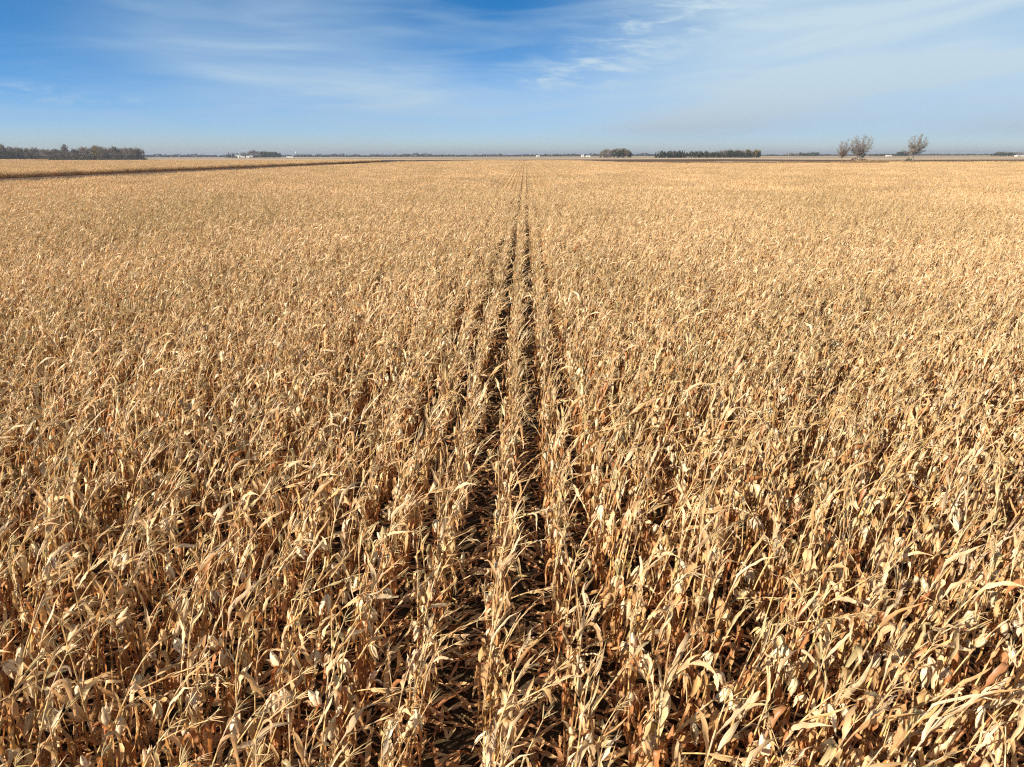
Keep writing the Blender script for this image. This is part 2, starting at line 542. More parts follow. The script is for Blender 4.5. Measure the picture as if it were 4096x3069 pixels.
    # tassel
    if rng.random() < 0.8 and lod < 2:
        mb = MB()
        col = jit(rng, (0.46, 0.33, 0.17), .15)
        sd = dirs[-1]
        nb = int(rng.integers(4, 8)) if full else 2
        for j in range(nb + 1):
            if j == 0:
                dd = sd.copy(); base = nodes[-1]; L = rng.uniform(0.14, 0.24)
            else:
                dd = nrm(sd + rng.normal(0, 0.45, 3)); base = nodes[-1] + sd * 0.03 * rng.random(); L = rng.uniform(0.1, 0.18)
            P = [base]
            m_ = 5 if full else 2
            for i in range(m_):
                P.append(P[-1] + dd * L / m_)
                dd = nrm(dd + WIND * 0.12 + np.array([0, 0, -.06]) + rng.normal(0, .06, 3))
            rad = [0.0028, .0045, .0035, .0045, .003, .001] if full else [.0045, .005, .002]
            tube(mb, P, rad, 4 if full else 3, col)
        parts.append(('tassel', mb, M_TASSEL, []))
    info = dict(broken=kbreak is not None, cob=any(s[3] for s in parts), ears=sum(1 for s in parts if s[0] == 'ear'), tassel=parts[-1][0] == 'tassel', H=H)
    return parts, info


NPROTO = 44
protos = [corn_plant(100 + i) for i in range(NPROTO)]

# merged meshes of the same plants for the rest of the field (one object)
field_lib = bpy.data.collections.new("corn_library")


def join_parts(name, plist, coll, matmap):
    """one mesh with several materials from parts"""
    mats = [M_LEAF, M_STALK, M_HUSK, M_TASSEL, M_KERNEL]
    mb = MB(); midx = []
    for (m_, M, mt) in plist:
        mb.merge(m_, M)
        midx += [mats.index(mt)] * sum(len(f) for f in m_.f)
    me = mb.mesh(name, mats[0])
    for x in mats[1:]:
        me.materials.append(x)
    me.polygons.foreach_set('material_index', np.array(midx, np.int32))
    o = bpy.data.objects.new(name, me)
    coll.objects.link(o)
    return o


def flat(parts):
    out = []
    for nme, mb, mt, subs in parts:
        out.append((mb, mt))
        for s in subs:
            out.append((s[1], s[2]))
    return out


for i, (parts, info) in enumerate(protos):
    join_parts("corn_a%02d" % i, [(mb, None, mt) for mb, mt in flat(parts)], field_lib, None)

ROW, X0 = 0.762, -0.41
PATCH_ROWS, PATCH_LEN, NPATCH = 6, 4.0, 8
rngp = np.random.default_rng(5)


def rmat(rz, tx, ty, s, loc):
    M = Matrix.Translation(loc) @ Matrix.Rotation(tx, 4, 'X') @ Matrix.Rotation(ty, 4, 'Y') @ Matrix.Rotation(rz, 4, 'Z') @ Matrix.Scale(s, 4)
    return np.array(M)


lows = [flat(corn_plant(700 + i, lod=1)[0]) for i in range(40)]
for i in range(NPATCH + 2):
    pl = []
    calm_ = 1.0 if i < NPATCH else 0.25
    for r in range(PATCH_ROWS):
        y = rngp.uniform(0, 0.16)
        while y < PATCH_LEN:
            M = rmat(rngp.normal(0, .5), rngp.normal(-.03, .06) * calm_, rngp.normal(.05, .07) * calm_, rngp.uniform(.86, 1.1) * (1 if i < NPATCH else .9), (r * ROW + rngp.normal(0, .03) * calm_ + (0.2 if r > 0 and i >= NPATCH else 0), y, 0))
            for mb, mt in lows[int(rngp.integers(0, 40))]:
                pl.append((mb, M, mt))
            y += rngp.uniform(.12, .21)
    join_parts("corn_b%02d" % i, pl, field_lib, None)

# ------------------------------------------------------------------ where corn stands
R_CAM = np.array(M_CAM)[:3, :3]


def project(P):
    """world points -> (px, py, depth) in the 4096x3069 frame"""
    q = (P - np.array([0, 0, CAM_H])) @ R_CAM
    zc = -q[:, 2]
    zs = np.where(zc > 0.05, zc, 0.05)
    return 2048 + FPX * q[:, 0] / zs, 1534.5 - FPX * q[:, 1] / zs, zc


def inside(poly, x, y):
    poly = np.array(poly); c = np.zeros(len(x), bool)
    j = len(poly) - 1
    for i in range(len(poly)):
        xi, yi = poly[i]; xj, yj = poly[j]
        cond = ((yi > y) != (yj > y)) & (x < (xj - xi) * (y - yi) / (yj - yi + 1e-9) + xi)
        c ^= cond
        j = i
    return c


MAIN = [(-101, -20), (500, -20), (520, 395), (271, 402), (158, 432), (110, 437), (89, 445), (67, 500), (45, 700), (-40, 740), (-88, 560), (-101, 511)]
SIDE = [(-167, -20), (-167, 860), (-420, 890), (-700, 960), (-860, 1330), (-2000, 1400), (-2000, -20)]
NEAR_R = 105.0
rng = np.random.default_rng(11)


def hash2(i, j, s):
    return np.random.default_rng(s)


pts_xy, pts_rot, pts_s, pts_i = [], [], [], []
# single plants, row by row
kmin, kmax = int((-101 - X0) / ROW), int((110 - X0) / ROW)
for k in range(kmin, kmax + 1):
    xr = X0 + k * ROW + (-0.13 if k < 0 else (0.12 if k > 0 else 0))
    ymax = math.sqrt(max(0, NEAR_R ** 2 - xr ** 2))
    y0 = max(-3.0, abs(xr) / 0.80 - 7)
    if ymax <= y0: continue
    n = int((ymax - y0) / 0.165)
    y = y0 + np.arange(n) * 0.165 + rng.normal(0, 0.028, n)
    keep = (rng.random(n) > 0.09) & (rng.random(n) > 0.5 * np.clip(np.sin(y * 0.9 + k * 2.1) * np.sin(y * 0.37 + k * 4.7) - 0.35, 0, 1))
    y = y[keep]; n = len(y)
    wob = (0.03 * np.sin(y * 0.21 + k * 1.7) + 0.02 * np.sin(y * 0.83 + k)) * (0.3 if abs(k) < 3 else 1)
    x = xr + rng.normal(0, 0.02, n) + wob * 0.6
    pts_xy.append(np.stack([x, y], 1))
    # gusts tilt whole clumps to +X
    gust = 0.5 + 0.5 * np.sin(x * 0.35 + 1.3 * np.sin(y * 0.23)) * np.sin(y * 0.31 + 1.1)
    right = np.clip((x / (np.abs(y) + 3) + 0.15) * 1.6, 0, 1)
    calm = np.clip((np.abs(x + 0.4) - 0.7) / 0.9, np.where(y > 30, 0.12, 0.3), 1)
    ty = rng.normal(0.015, 0.05, n) * calm + gust * (0.05 + 0.24 * right) * calm
    tx = rng.normal(-0.02, 0.05, n) - gust * 0.04
    bigl = rng.random(n) < 0.03
    ty[bigl] += rng.uniform(.15, .6, bigl.sum())
    pts_rot.append(np.stack([tx, ty, rng.normal(0, 0.55, n)], 1))
    pts_s.append(rng.uniform(0.86, 1.1, n) * (0.93 if -2 < k < 2 else 1.02) * (1 + 0.04 * np.sin(x * .5) * np.sin(y * .13)))
    pts_i.append(rng.integers(0, NPROTO, n))
XY = np.vstack(pts_xy); RT = np.vstack(pts_rot); SS = np.concatenate(pts_s); II = np.concatenate(pts_i)
ok = inside(MAIN, XY[:, 0], XY[:, 1])
XY, RT, SS, II = XY[ok], RT[ok], SS[ok], II[ok]
# keep clear of the camera's own position
top = np.column_stack([XY, np.full(len(XY), 2.0)])

# the 300 plants that show largest become things of their own
px, py, zc = project(np.column_stack([XY, np.full(len(XY), 1.75)]))
vis = (zc > 0.5) & (px > 30) & (px < 4066) & (py > 0) & (py < 3020)
dist = np.hypot(np.hypot(XY[:, 0], XY[:, 1]), CAM_H - 1.5)
order = np.argsort(np.where(vis, dist, 1e9))[:300]
is_thing = np.zeros(len(XY), bool); is_thing[order] = True


def part_meshes(parts):
    out = []
    for nme, mb, mt, subs in parts:
        out.append((nme, mb.mesh(nme, mt), [(s[0], s[1].mesh(s[0], s[2])) for s in subs]))
    return out


proto_meshes = [part_meshes(p[0]) for p in protos]
ORD = ['first', 'second', 'third', 'fourth', 'fifth', 'sixth', 'seventh', 'eighth', 'ninth', 'tenth', 'eleventh', 'twelfth', 'outer']
for q in order:
    x, y = XY[q]
    ip = int(II[q]); info = protos[ip][1]
    o = empty('corn_plant', (x, y, 0))
    o.rotation_euler = (RT[q, 0], RT[q, 1], RT[q, 2])
    # XYZ euler: spin about its own axis first, then tilt
    o.matrix_world = Matrix(rmat(RT[q, 2], RT[q, 0], RT[q, 1], SS[q], (x, y, 0)))
    k = int(round((x - X0) / ROW))
    side = 'left' if k <= 0 else 'right'
    rn = (-k if k <= 0 else k - 1)
    look = 'snapped top bent over' if info['broken'] else ('upright tassel' if info['tassel'] else 'bare pointed top')
    ex = ', bare kernels' if info['cob'] else (', two ears' if info['ears'] == 2 else '')
    tag(o, 'corn plant, %s%s, %s row %s of the open furrow, near' % (look, ex, ORD[min(rn, 12)], side), 'corn plant', 'dry corn plants standing at the near end of the rows')
    for nme, me, subs in proto_meshes[ip]:
        c = bpy.data.objects.new(nme, me); COL.objects.link(c); c.parent = o
        for sn, sm in subs:
            s = bpy.data.objects.new(sn, sm); COL.objects.link(s); s.parent = c

XYr, RTr, SSr, IIr = XY[~is_thing], RT[~is_thing], SS[~is_thing], II[~is_thing]
# patches far away
PW = PATCH_ROWS * ROW


def patches(poly, xlo, xhi, yhi, seed):
    r = np.random.default_rng(seed)
    kx = np.arange(math.floor(xlo / PW), math.ceil(xhi / PW))
    gx = X0 + kx * PW - 0.33 * (kx < 0)
    gy = np.arange(0, yhi, PATCH_LEN)
    X, Y = np.meshgrid(gx, gy)
    X = X.ravel(); Y = Y.ravel() + 0
    cx, cy = X + PW / 2, Y + PATCH_LEN / 2
    d = np.hypot(cx, cy)
    m = inside(poly, cx, cy) & (d > NEAR_R - 0.5) & (np.abs(cx) < cy * 0.80 + 12)
    X, Y = X[m], Y[m]
    ii = r.integers(0, NPATCH, len(X))
    nearc = (X > -5.5) & (X < 0)
    ii[nearc] = NPATCH + (ii[nearc] % 2)
    return np.stack([X, Y], 1), ii + NPROTO, r.uniform(.93, 1.07, len(X))


a1 = patches(MAIN, -110, 520, 760, 1)
a2 = patches(SIDE, -1200, -150, 1420, 2)
fXY = np.vstack([a1[0], a2[0]]); fI = np.concatenate([a1[1], a2[1]]); fS = np.concatenate([a1[2], a2[2]])
print('plants', len(XYr), 'patches', len(fXY))


def gn_scatter(name, pos, rot, scl, idx, coll, kind, label=None, cat=None):
    me = bpy.data.meshes.new(name)
    me.vertices.add(len(pos)); me.vertices.foreach_set('co', pos.astype(np.float32).ravel())
    a = me.attributes.new('rot', 'FLOAT_VECTOR', 'POINT'); a.data.foreach_set('vector', rot.astype(np.float32).ravel())
    a = me.attributes.new('scl', 'FLOAT_VECTOR', 'POINT'); a.data.foreach_set('vector', scl.astype(np.float32).ravel())
    a = me.attributes.new('idx', 'INT', 'POINT'); a.data.foreach_set('value', idx.astype(np.int32))
    o = bpy.data.objects.new(name, me); COL.objects.link(o)
    tag(o, label, cat, kind=kind)
    ng = bpy.data.node_groups.new(name, 'GeometryNodeTree')
    ng.interface.new_socket('Geometry', in_out='INPUT', socket_type='NodeSocketGeometry')
    ng.interface.new_socket('Geometry', in_out='OUTPUT', socket_type='NodeSocketGeometry')
    N = ng.nodes
    gi, go = N.new('NodeGroupInput'), N.new('NodeGroupOutput')
    ci = N.new('GeometryNodeCollectionInfo')
    ci.inputs['Collection'].default_value = coll
    ci.inputs['Separate Children'].default_value = True
    ci.inputs['Reset Children'].default_value = True
    ip = N.new('GeometryNodeInstanceOnPoints')
    ip.inputs['Pick Instance'].default_value = True

    def named(nm, t):
        x = N.new('GeometryNodeInputNamedAttribute'); x.data_type = t; x.inputs[0].default_value = nm
        return x.outputs[0]
    L = ng.links.new
    L(gi.outputs[0], ip.inputs['Points'])
    L(ci.outputs[0], ip.inputs['Instance'])
    L(named('idx', 'INT'), ip.inputs['Instance Index'])
    L(named('rot', 'FLOAT_VECTOR'), ip.inputs['Rotation'])
    L(named('scl', 'FLOAT_VECTOR'), ip.inputs['Scale'])
    L(ip.outputs[0], go.inputs[0])
    md = o.modifiers.new('scatter', 'NODES'); md.node_group = ng
    return o


def eul(rt):
    """tilt x, tilt y, spin z -> XYZ euler of Rx @ Ry @ Rz"""
    cx, sx, cy, sy, cz, sz = np.cos(rt[:, 0]), np.sin(rt[:, 0]), np.cos(rt[:, 1]), np.sin(rt[:, 1]), np.cos(rt[:, 2]), np.sin(rt[:, 2])
    m00 = cy * cz; m10 = cx * sz + sx * sy * cz; m20 = sx * sz - cx * sy * cz
    m21 = sx * cz + cx * sy * sz; m22 = cx * cy
    return np.stack([np.arctan2(m21, m22), -np.arcsin(np.clip(m20, -1, 1)), np.arctan2(m10, m00)], 1)


pos = np.vstack([np.column_stack([XYr, np.zeros(len(XYr))]), np.column_stack([fXY, np.zeros(len(fXY))])])
rot = np.vstack([eul(RTr), np.zeros((len(fXY), 3))])
scl = np.vstack([np.repeat(SSr[:, None], 3, 1), np.column_stack([np.ones(len(fS)), np.ones(len(fS)), fS])])
idx = np.concatenate([IIr, fI])
gn_scatter('corn_field', pos, rot, scl, idx, field_lib, 'stuff', 'dry golden corn field filling the plain up to the ploughed strips', 'corn field')

# litter of fallen leaves between the near rows
lit_lib = bpy.data.collections.new("litter_library")
for i in range(10):
    r_ = np.random.default_rng(900 + i)
    mb = MB()
    a = r_.uniform(0, 6.28)
    leaf(mb, r_, np.array([0, 0, 0.015]), np.array([1, 0, 0.12]), np.array([0, 1.0, 0]), r_.uniform(.3, .7), r_.uniform(.04, .075), jit(r_, RUST[i % 4] if i % 3 else STRAW[0], .2), n=8, droop=0.035, wind=0, twist=.8, curl=.6)
    V = mb.v[0]; V[:, 2] = np.clip(V[:, 2], 0.004, 0.09)
    o = bpy.data.objects.new("litter_%02d" % i, mb.mesh("litter", M_LEAF)); lit_lib.objects.link(o)
NL = 34000
ly = rng.uniform(2.5, 32, NL); lx = rng.uniform(-1, 1, NL) * (ly * .8 + 4)
gn_scatter('leaf_litter', np.column_stack([lx, ly, rng.uniform(0, .05, NL)]), np.column_stack([rng.normal(0, .12, NL), rng.normal(0, .12, NL), rng.uniform(0, 6.28, NL)]),
           np.repeat(rng.uniform(.7, 1.2, NL)[:, None], 3, 1), rng.integers(0, 10, NL), lit_lib, 'stuff', 'fallen rust brown leaves covering the soil between the rows', 'leaf litter')


# ------------------------------------------------------------------ far things
def at(px, Y):
    """world x of the photograph column px at distance Y"""
    d = M_CAM.to_3x3() @ Vector(((px - 2048) / FPX, (1534.5 - 623) / FPX, -1))
    return d.x / d.y * Y


BARKC = (0.20, 0.165, 0.13)
TWIGC = (0.25, 0.20, 0.16)


def grow(mbt, mbc, rng, p, d, L, r, depth, maxd, spread=0.55, lean=np.zeros(3), tint=None, rm=0.045):
    n = 3
    P = [p]; dd = d
    for i in range(n):
        dd = nrm(dd + rng.normal(0, 0.09, 3) + lean * 0.08 + np.array([0, 0, 0.07]))
        P.append(P[-1] + dd * L / n)
    tgt = mbt if depth < 3 else mbc
    col = np.array(BARKC) if depth < 3 else (np.array(TWIGC) if tint is None else np.array(tint))
    tube(tgt, P, np.linspace(r, max(r * 0.62, rm * .7), n + 1), 5 if depth < 3 else 3, col * rng.uniform(.8, 1.2))
    if depth >= maxd: return
    nb = 3 if depth < 4 else 4
    for j in range(nb):
        t = 1.0 if j == 0 else rng.uniform(.45, 1.0)
        ii = min(n - 1, int(t * n)); base = P[ii] + (P[ii + 1] - P[ii]) * (t * n - ii) if t < 1 else P[-1]
        nd = nrm(dd + rng.normal(0, spread * (1 if depth < 3 else .62), 3) * (0.5 if j == 0 else 1.0) + np.array([0, 0, 0.05]))
        grow(mbt, mbc, rng, base, nd, L * rng.uniform(.62, .86), max(r * (0.68 if j == 0 else .52), rm), depth + 1, maxd, spread, lean, tint, rm)


def leafy(mb, rng, cx, cy, cz, rx, ry, rz, n, size, cols, shape='round'):
    """foliage as many small leaf-clump faces gathered in clusters"""
    nc = max(6, n // 14)
    cu = rng.normal(0, 1, (nc, 3)); cu /= np.linalg.norm(cu, axis=1)[:, None]
    cu *= rng.uniform(.45, 1.0, (nc, 1)) ** .5
    if shape == 'cone':
        h = rng.random(nc) ** 1.4; a = rng.uniform(0, 6.28, nc); rr = (1 - h) * rng.uniform(.5, 1, nc)
        cu = np.stack([np.cos(a) * rr, np.sin(a) * rr, h * 2 - 1], 1)
    k = rng.integers(0, nc, n)
    P = cu[k] + rng.normal(0, .13 if shape == 'round' else .07, (n, 3))
    P = P * np.array([rx, ry, rz]) + np.array([cx, cy, cz])
    a = rng.normal(0, 1, (n, 3)); a /= np.linalg.norm(a, axis=1)[:, None]
    b = rng.normal(0, 1, (n, 3)); b -= a * (a * b).sum(1)[:, None]; b /= np.linalg.norm(b, axis=1)[:, None]
    s = size * rng.uniform(.6, 1.3, (n, 1))
    V = np.stack([P - a * s, P + b * s * .7, P + a * s, P - b * s * .7], 1).reshape(-1, 3)
    F = np.arange(4 * n).reshape(n, 4)
    cc = np.array([cols[i % len(cols)] for i in rng.integers(0, len(cols), nc)])[k] * rng.uniform(.75, 1.25, (n, 1))
    C = np.hstack([np.repeat(cc, 4, 0), np.full((4 * n, 1), .5)])
    mb.add(V, F, C)


def bare_tree_meshes(seed, H, maxd=5, rm=0.05, lean=(0, 0, 0), spread=.5, trunk=0.22, tint=None, r0=None, stems=1):
    rng = np.random.default_rng(seed)
    t, c = MB(), MB()
    for s in range(stems):
        dd = nrm(np.array([rng.normal(0, .12), rng.normal(0, .12), 1.0]) + np.array(lean) * .3 + (rng.normal(0, .3, 3) * np.array([1, 1, 0]) if stems > 1 else 0))
        grow(t, c, rng, np.array([s * .5 - .25 * (stems - 1), 0, -0.3]), dd, H * trunk, r0 or H * 0.022, 0, maxd, spread, np.array(lean, float), tint, rm)
    V = np.vstack(t.v + c.v); k = H / V[:, 2].max()
    for m_ in (t, c):
        m_.v = [v * k for v in m_.v]
    return t, c


def vase_tree(seed, H, rx, lean, r0, tint, fork=0.2, nl=8, open_=0.75, extra=()):
    rng = np.random.default_rng(seed)
    t, c = MB(), MB()
    L = np.array(lean, float)

    def limb(mb, p, d, ln, r, n, up, col, sides):
        P = [p]; D = [d]
        for i in range(n):
            d = nrm(d + rng.normal(0, .09, 3) + np.array([0, 0, up]) + L * .03)
            P.append(P[-1] + d * ln / n); D.append(d)
        tube(mb, P, np.linspace(r, r * .35, n + 1), sides, np.array(col) * rng.uniform(.85, 1.15))
        return P, D

    f = np.array([L[0] * H * fork * .4, 0, H * fork])
    tube(t, [(0, 0, -.3), f * .5 + (0.1, 0, 0), f], [r0 * 1.25, r0, r0 * .9], 8, tint)
    cen = np.array([L[0] * H * .55, 0, H * (.56 + fork * .3)])
    rad = np.array([.47 * H * rx, .47 * H * rx, H - cen[2]])
    tops = []
    for j in range(nl):
        u = (j + .5) / nl
        th = math.acos(1 - u * (1.0 + open_)); a = j * 2.399 + rng.normal(0, .2)
        T = cen + rad * np.array([math.cos(a) * math.sin(th), math.sin(a) * math.sin(th), math.cos(th)]) * rng.uniform(.74, .93)
        tops.append((T, 1.0))
    n0 = int(1300 * rx)
    leafy(c, rng, cen[0], cen[1], cen[2], rad[0] * .98, rad[1] * .98, rad[2] * .95, n0, .13, [tuple(np.array(tint) * q) for q in (.85, 1.0, 1.25)])
    for T in extra:
        tops.append((np.array(T, float) * H, .6))
    for T, k in tops:
        st = f + np.array([L[0], 0, 1.0]) * rng.uniform(0, .22) * max(0, T[2] - f[2])
        B = st + (T - st) * np.array([.45, .45, .35]) + np.array([0, 0, -.02 * H])
        n = 9
        P = []
        for q in range(n + 1):
            q /= n
            P.append(st * (1 - q) ** 2 + 2 * q * (1 - q) * B + T * q * q + rng.normal(0, .15, 3) * (q > 0))
        ln = np.linalg.norm(T - st)
        tube(t, P, np.linspace(r0 * .42, .06, n + 1), 5, np.array(tint) * rng.uniform(.85, 1.15))
        for q in range(2, n + 1):
            D = nrm(P[q] - P[q - 1])
            for _ in range(3):
                d2 = nrm(D + rng.normal(0, .7, 3) + np.array([0, 0, .05]))
                P2, D2 = limb(c, P[q], d2, ln * .27 * (1.15 - .6 * q / n) * k * rng.uniform(.6, 1.1), r0 * .12, 4, .06, tint, 3)
                for m_ in range(1, 5):
                    for _ in range(3):
                        d3 = nrm(D2[m_] + rng.normal(0, .55, 3) + np.array([0, 0, .1]))
                        limb(c, P2[m_], d3, H * .05 * rng.uniform(.6, 1.2), .05, 2, .05, tint, 3)
    return t, c


def far_tree(name, loc, t, c, label, group=None, mt=None, rz=0, s=1, cat='tree'):
    o = empty(name, loc, rz)
    o.scale = (s, s, s)
    tag(o, label, cat, group)
    a = bpy.data.objects.new('trunk', t); b = bpy.data.objects.new('crown', c)
    for x in (a, b):
        COL.objects.link(x); x.parent = o
    return o


def mesh2(t, c, cm=None):
    return t.mesh('trunk', M_BARK), c.mesh('crown', cm or M_BARK)


sheet('field_gap', [(-169, 120), (-100, 120), (-100, 520), (-88, 570), (-120, 760), (-169, 862)], 0.02, strip_material('gap_stubble', (0.07, 0.042, 0.026), (0.14, 0.085, 0.05), 1.3, 0.2))
# three bare cottonwoods at the field edge
GT = (0.205, 0.185, 0.165)
t, c = vase_tree(3, 25, 1.02, (0.2, 0, 0), .65, GT, .18, 24, .5)
far_tree('cottonwood_tree', (at(3428, 726), 726, 0), *mesh2(t, c), 'largest bare grey cottonwood, wide crown, red bush at its foot')
t, c = vase_tree(8, 19.5, .72, (0.12, 0, 0), .35, (0.20, 0.15, 0.115), .16, 13, .6)
far_tree('cottonwood_tree', (at(3368, 722), 722, 0), *mesh2(t, c), 'slender rusty-twigged tree just left of the widest bare tree')
t, c = vase_tree(21, 25, .84, (0.16, 0, 0), .55, GT, .26, 20, .4, [(.42, 0, .38), (-.42, 0, .4), (.5, .1, .62)])
far_tree('cottonwood_tree', (at(3652, 735), 735, 0), *mesh2(t, c), 'lone bare tree leaning right, green cedar bush at its foot')
t, c = bare_tree_meshes(31, 13, 5, 0.05, (-0.1, 0, 0.1), .35, .3, (0.30, 0.26, 0.21))
far_tree('dead_sapling', (at(3636, 733), 733, 0), *mesh2(t, c), 'thin dead sapling behind the cedar bush beside the lone bare tree')


def bush(name, px, Y, rx, rz, cols, label, n=260, size=.35, zc=None):
    rng = np.random.default_rng(int(px))
    mb = MB(); leafy(mb, rng, 0, 0, zc or rz * .8, rx, rx, rz, n, size, cols)
    mb.v = [np.maximum(v, np.array([-1e9, -1e9, 0.0])) for v in mb.v]
    tb = MB()
    for i in range(5):
        a = rng.uniform(0, 6.28)
        tube(tb, [(0, 0, 0), (math.cos(a) * rx * .3, math.sin(a) * rx * .3, rz * .6), (math.cos(a) * rx * .5, math.sin(a) * rx * .5, rz * 1.1)], [.08, .05, .03], 4, BARKC)
    o = empty(name, (at(px, Y), Y, 0)); tag(o, label, 'bush')
    tb.build('stem', M_BARK, o); mb.build('foliage', M_FOL, o)


bush('cedar_bush', 3640, 724, 2.6, 2.3, [(0.05, 0.07, 0.025), (0.09, 0.10, 0.04)], 'dark green cedar bush at the foot of the lone bare tree')
bush('cedar_bush', 3446, 724, 3.6, 4.0, [(0.035, 0.045, 0.025), (0.06, 0.065, 0.04)], 'tall dark cedar growing inside the widest bare tree', 420, .4, 5.5)
bush('red_bush', 3464, 720, 4.2, 1.5, [(0.16, 0.05, 0.035), (0.13, 0.075, 0.04)], 'low dark red bush under the widest bare tree')
bush('shrub', 3422, 719, 3.6, 2.0, [(0.13, 0.075, 0.05), (0.10, 0.07, 0.05)], 'brown twiggy shrub around the trunk of the widest bare tree')

# dry grass along the ditch beyond the corn
rngg = np.random.default_rng(77)


def grass_strip(name, pxs, Y0, Y1, n, h, cols, label):
    mb = MB()
    px_ = rngg.uniform(pxs[0], pxs[1], n)
    Y = rngg.uniform(Y0, Y1, n)
    X = np.array([at(a, b) for a, b in zip(px_, Y)])
    clump = 0.5 + 0.5 * np.sin(X * .21 + np.sin(Y * .3)) * np.sin(X * .053 + 1)
    hh = h * rngg.uniform(.5, 1.2, n) * (.5 + .8 * clump)
    a = rngg.uniform(0, 3.14, n); wv = rngg.uniform(.12, .35, n)
    dx, dy = np.cos(a) * wv, np.sin(a) * wv
    P = np.stack([X, Y, np.zeros(n)], 1)
    e = np.stack([dx, dy, np.zeros(n)], 1)
    tp = np.stack([rngg.normal(.2, .2, n), rngg.normal(0, .2, n), hh], 1)
    V = np.stack([P - e, P + e, P + e * .5 + tp, P - e * .5 + tp], 1).reshape(-1, 3)
    cc = np.array(cols)[rngg.integers(0, len(cols), n)] * rngg.uniform(.8, 1.2, (n, 1))
    C = np.hstack([np.repeat(cc, 4, 0), np.full((4 * n, 1), .5)])
    mb.add(V, np.arange(4 * n).reshape(n, 4), C)
    o = mb.build(name, M_FOL, smooth=False)
    tag(o, label, 'grass', kind='stuff')


grass_strip('ditch_grass', (2480, 4300), 640, 715, 30000, 0.75, [(0.17, 0.105, 0.06), (0.12, 0.075, 0.045), (0.26, 0.17, 0.10)], 'tall dry brown grass along the ditch behind the corn')
grass_strip('pale_grass', (3560, 4300), 575, 610, 7000, 0.9, [(0.46, 0.34, 0.17), (0.38, 0.28, 0.14)], 'pale straw grass along the far right field edge')
grass_strip('pale_grass', (3390, 3620), 700, 716, 2500, 1.1, [(0.42, 0.30, 0.14), (0.36, 0.25, 0.12)], 'pale dry grass between the two lone bare trees')
grass_strip('field_edge_grass', (1570, 1830), 640, 740, 2500, 1.4, [(0.40, 0.30, 0.17), (0.30, 0.20, 0.10)], 'pale dry grass in the notch between the two corn fields')

# wood of bare trees
GREY = [(0.20, 0.17, 0.14), (0.24, 0.20, 0.16), (0.17, 0.145, 0.12)]
wood_p = []
for i in range(6):
    t, c = bare_tree_meshes(50 + i, 22, 5, 0.10, (0.1, 0, 0.1), .42, .24, GREY[i % 3], r0=.4)
    r_ = np.random.default_rng(60 + i)
    leafy(c, r_, 0, 0, 12, 4.6, 4.6, 10.2, 800, .45, [(0.15, 0.125, 0.10), (0.11, 0.095, 0.08), (0.18, 0.15, 0.115)])
    leafy(c, r_, 0, 0, 4.5, 4.8, 4.8, 4.6, 420, .5, [(0.085, 0.075, 0.06), (0.10, 0.085, 0.07)])
    wood_p.append((t.mesh('trunk', M_BARK), c.mesh('crown', M_BARK)))
gold_p = []
for i in range(2):
    t, c = bare_tree_meshes(80 + i, 20, 3, 0.12, (0, 0, 0), .42, .24, r0=.4)
    leafy(c, np.random.default_rng(82 + i), 0, 0, 13.5, 5.5, 5.5, 7.5, 900, .55, [(0.17, 0.13, 0.04), (0.21, 0.15, 0.05), (0.11, 0.10, 0.04)])
    gold_p.append((t.mesh('trunk', M_BARK), c.mesh('crown', M_FOL)))
dark_p = []
for i in range(3):
    t, c = bare_tree_meshes(90 + i, 15, 2, 0.12, (0, 0, 0), .42, .2, r0=.35)
    leafy(c, np.random.default_rng(92 + i), 0, 0, 8.2, 4.6, 4.6, 7.6, 1100, .55, [(0.045, 0.055, 0.028), (0.065, 0.072, 0.035), (0.032, 0.042, 0.025)])
    dark_p.append((t.mesh('trunk', M_BARK), c.mesh('crown', M_FOL)))
spruce_p = []
for i in range(2):
    t, c = bare_tree_meshes(96 + i, 15, 1, 0.12, (0, 0, 0), .1, .5, r0=.3)
    leafy(c, np.random.default_rng(97 + i), 0, 0, 8.5, 3.0, 3.0, 7.8, 900, .5, [(0.035, 0.05, 0.028), (0.05, 0.062, 0.032)], 'cone')
    spruce_p.append((t.mesh('trunk', M_BARK), c.mesh('crown', M_FOL)))
rw = np.random.default_rng(9)


def plant(name, protos_, px, Y, H, H0, label, group, i=None):
    p = protos_[int(rw.integers(0, len(protos_))) if i is None else i]
    return far_tree(name, (at(px, Y), Y, 0), p[0], p[1], label, group, rz=rw.uniform(0, 6.28) if protos_ is not wood_p else rw.uniform(-.5, .5), s=H / H0)


def top_at(px, table):
    return float(np.interp(px, [a for a, b in table], [b for a, b in table]))


WOODTOP = [(-200, 24), (0, 26), (60, 24), (90, 22), (130, 23), (200, 21), (300, 20), (340, 24), (380, 24.5), (450, 24), (520, 22.5), (575, 23)]
for px_ in np.arange(-180, 572, 6.5):
    Y = rw.uniform(1440, 1560)
    ex = px_ < 300
    plant('bare_tree', wood_p, px_ + rw.normal(0, 2), Y, top_at(px_, WOODTOP) * rw.uniform(.86, 1.06), 22,
          ('bare grey tree in the lower half of the wood behind the second corn field' if ex else 'bare grey tree in the taller end of the wood near its open corner'),
          'bare grey trees of the large wood')
plant('bare_tree', wood_p, 262, 1470, 31, 22, 'bare tree rising highest above the low half of the large wood', None, 1)
plant('autumn_tree', gold_p, 10, 1455, 29, 20, 'yellow-brown leafy tree at the outer end of the large wood', None)
plant('autumn_tree', gold_p, 388, 1455, 26.5, 20, 'olive-gold crown among the tall grey trees of the large wood', None)
for px_ in list(range(-60, 80, 13)) + [118]:
    plant('cedar_tree', dark_p, px_, 1425, rw.uniform(13, 17), 15, 'dark evergreen low in front of the outer end of the large wood', 'dark evergreens before the large wood')
mb = MB()
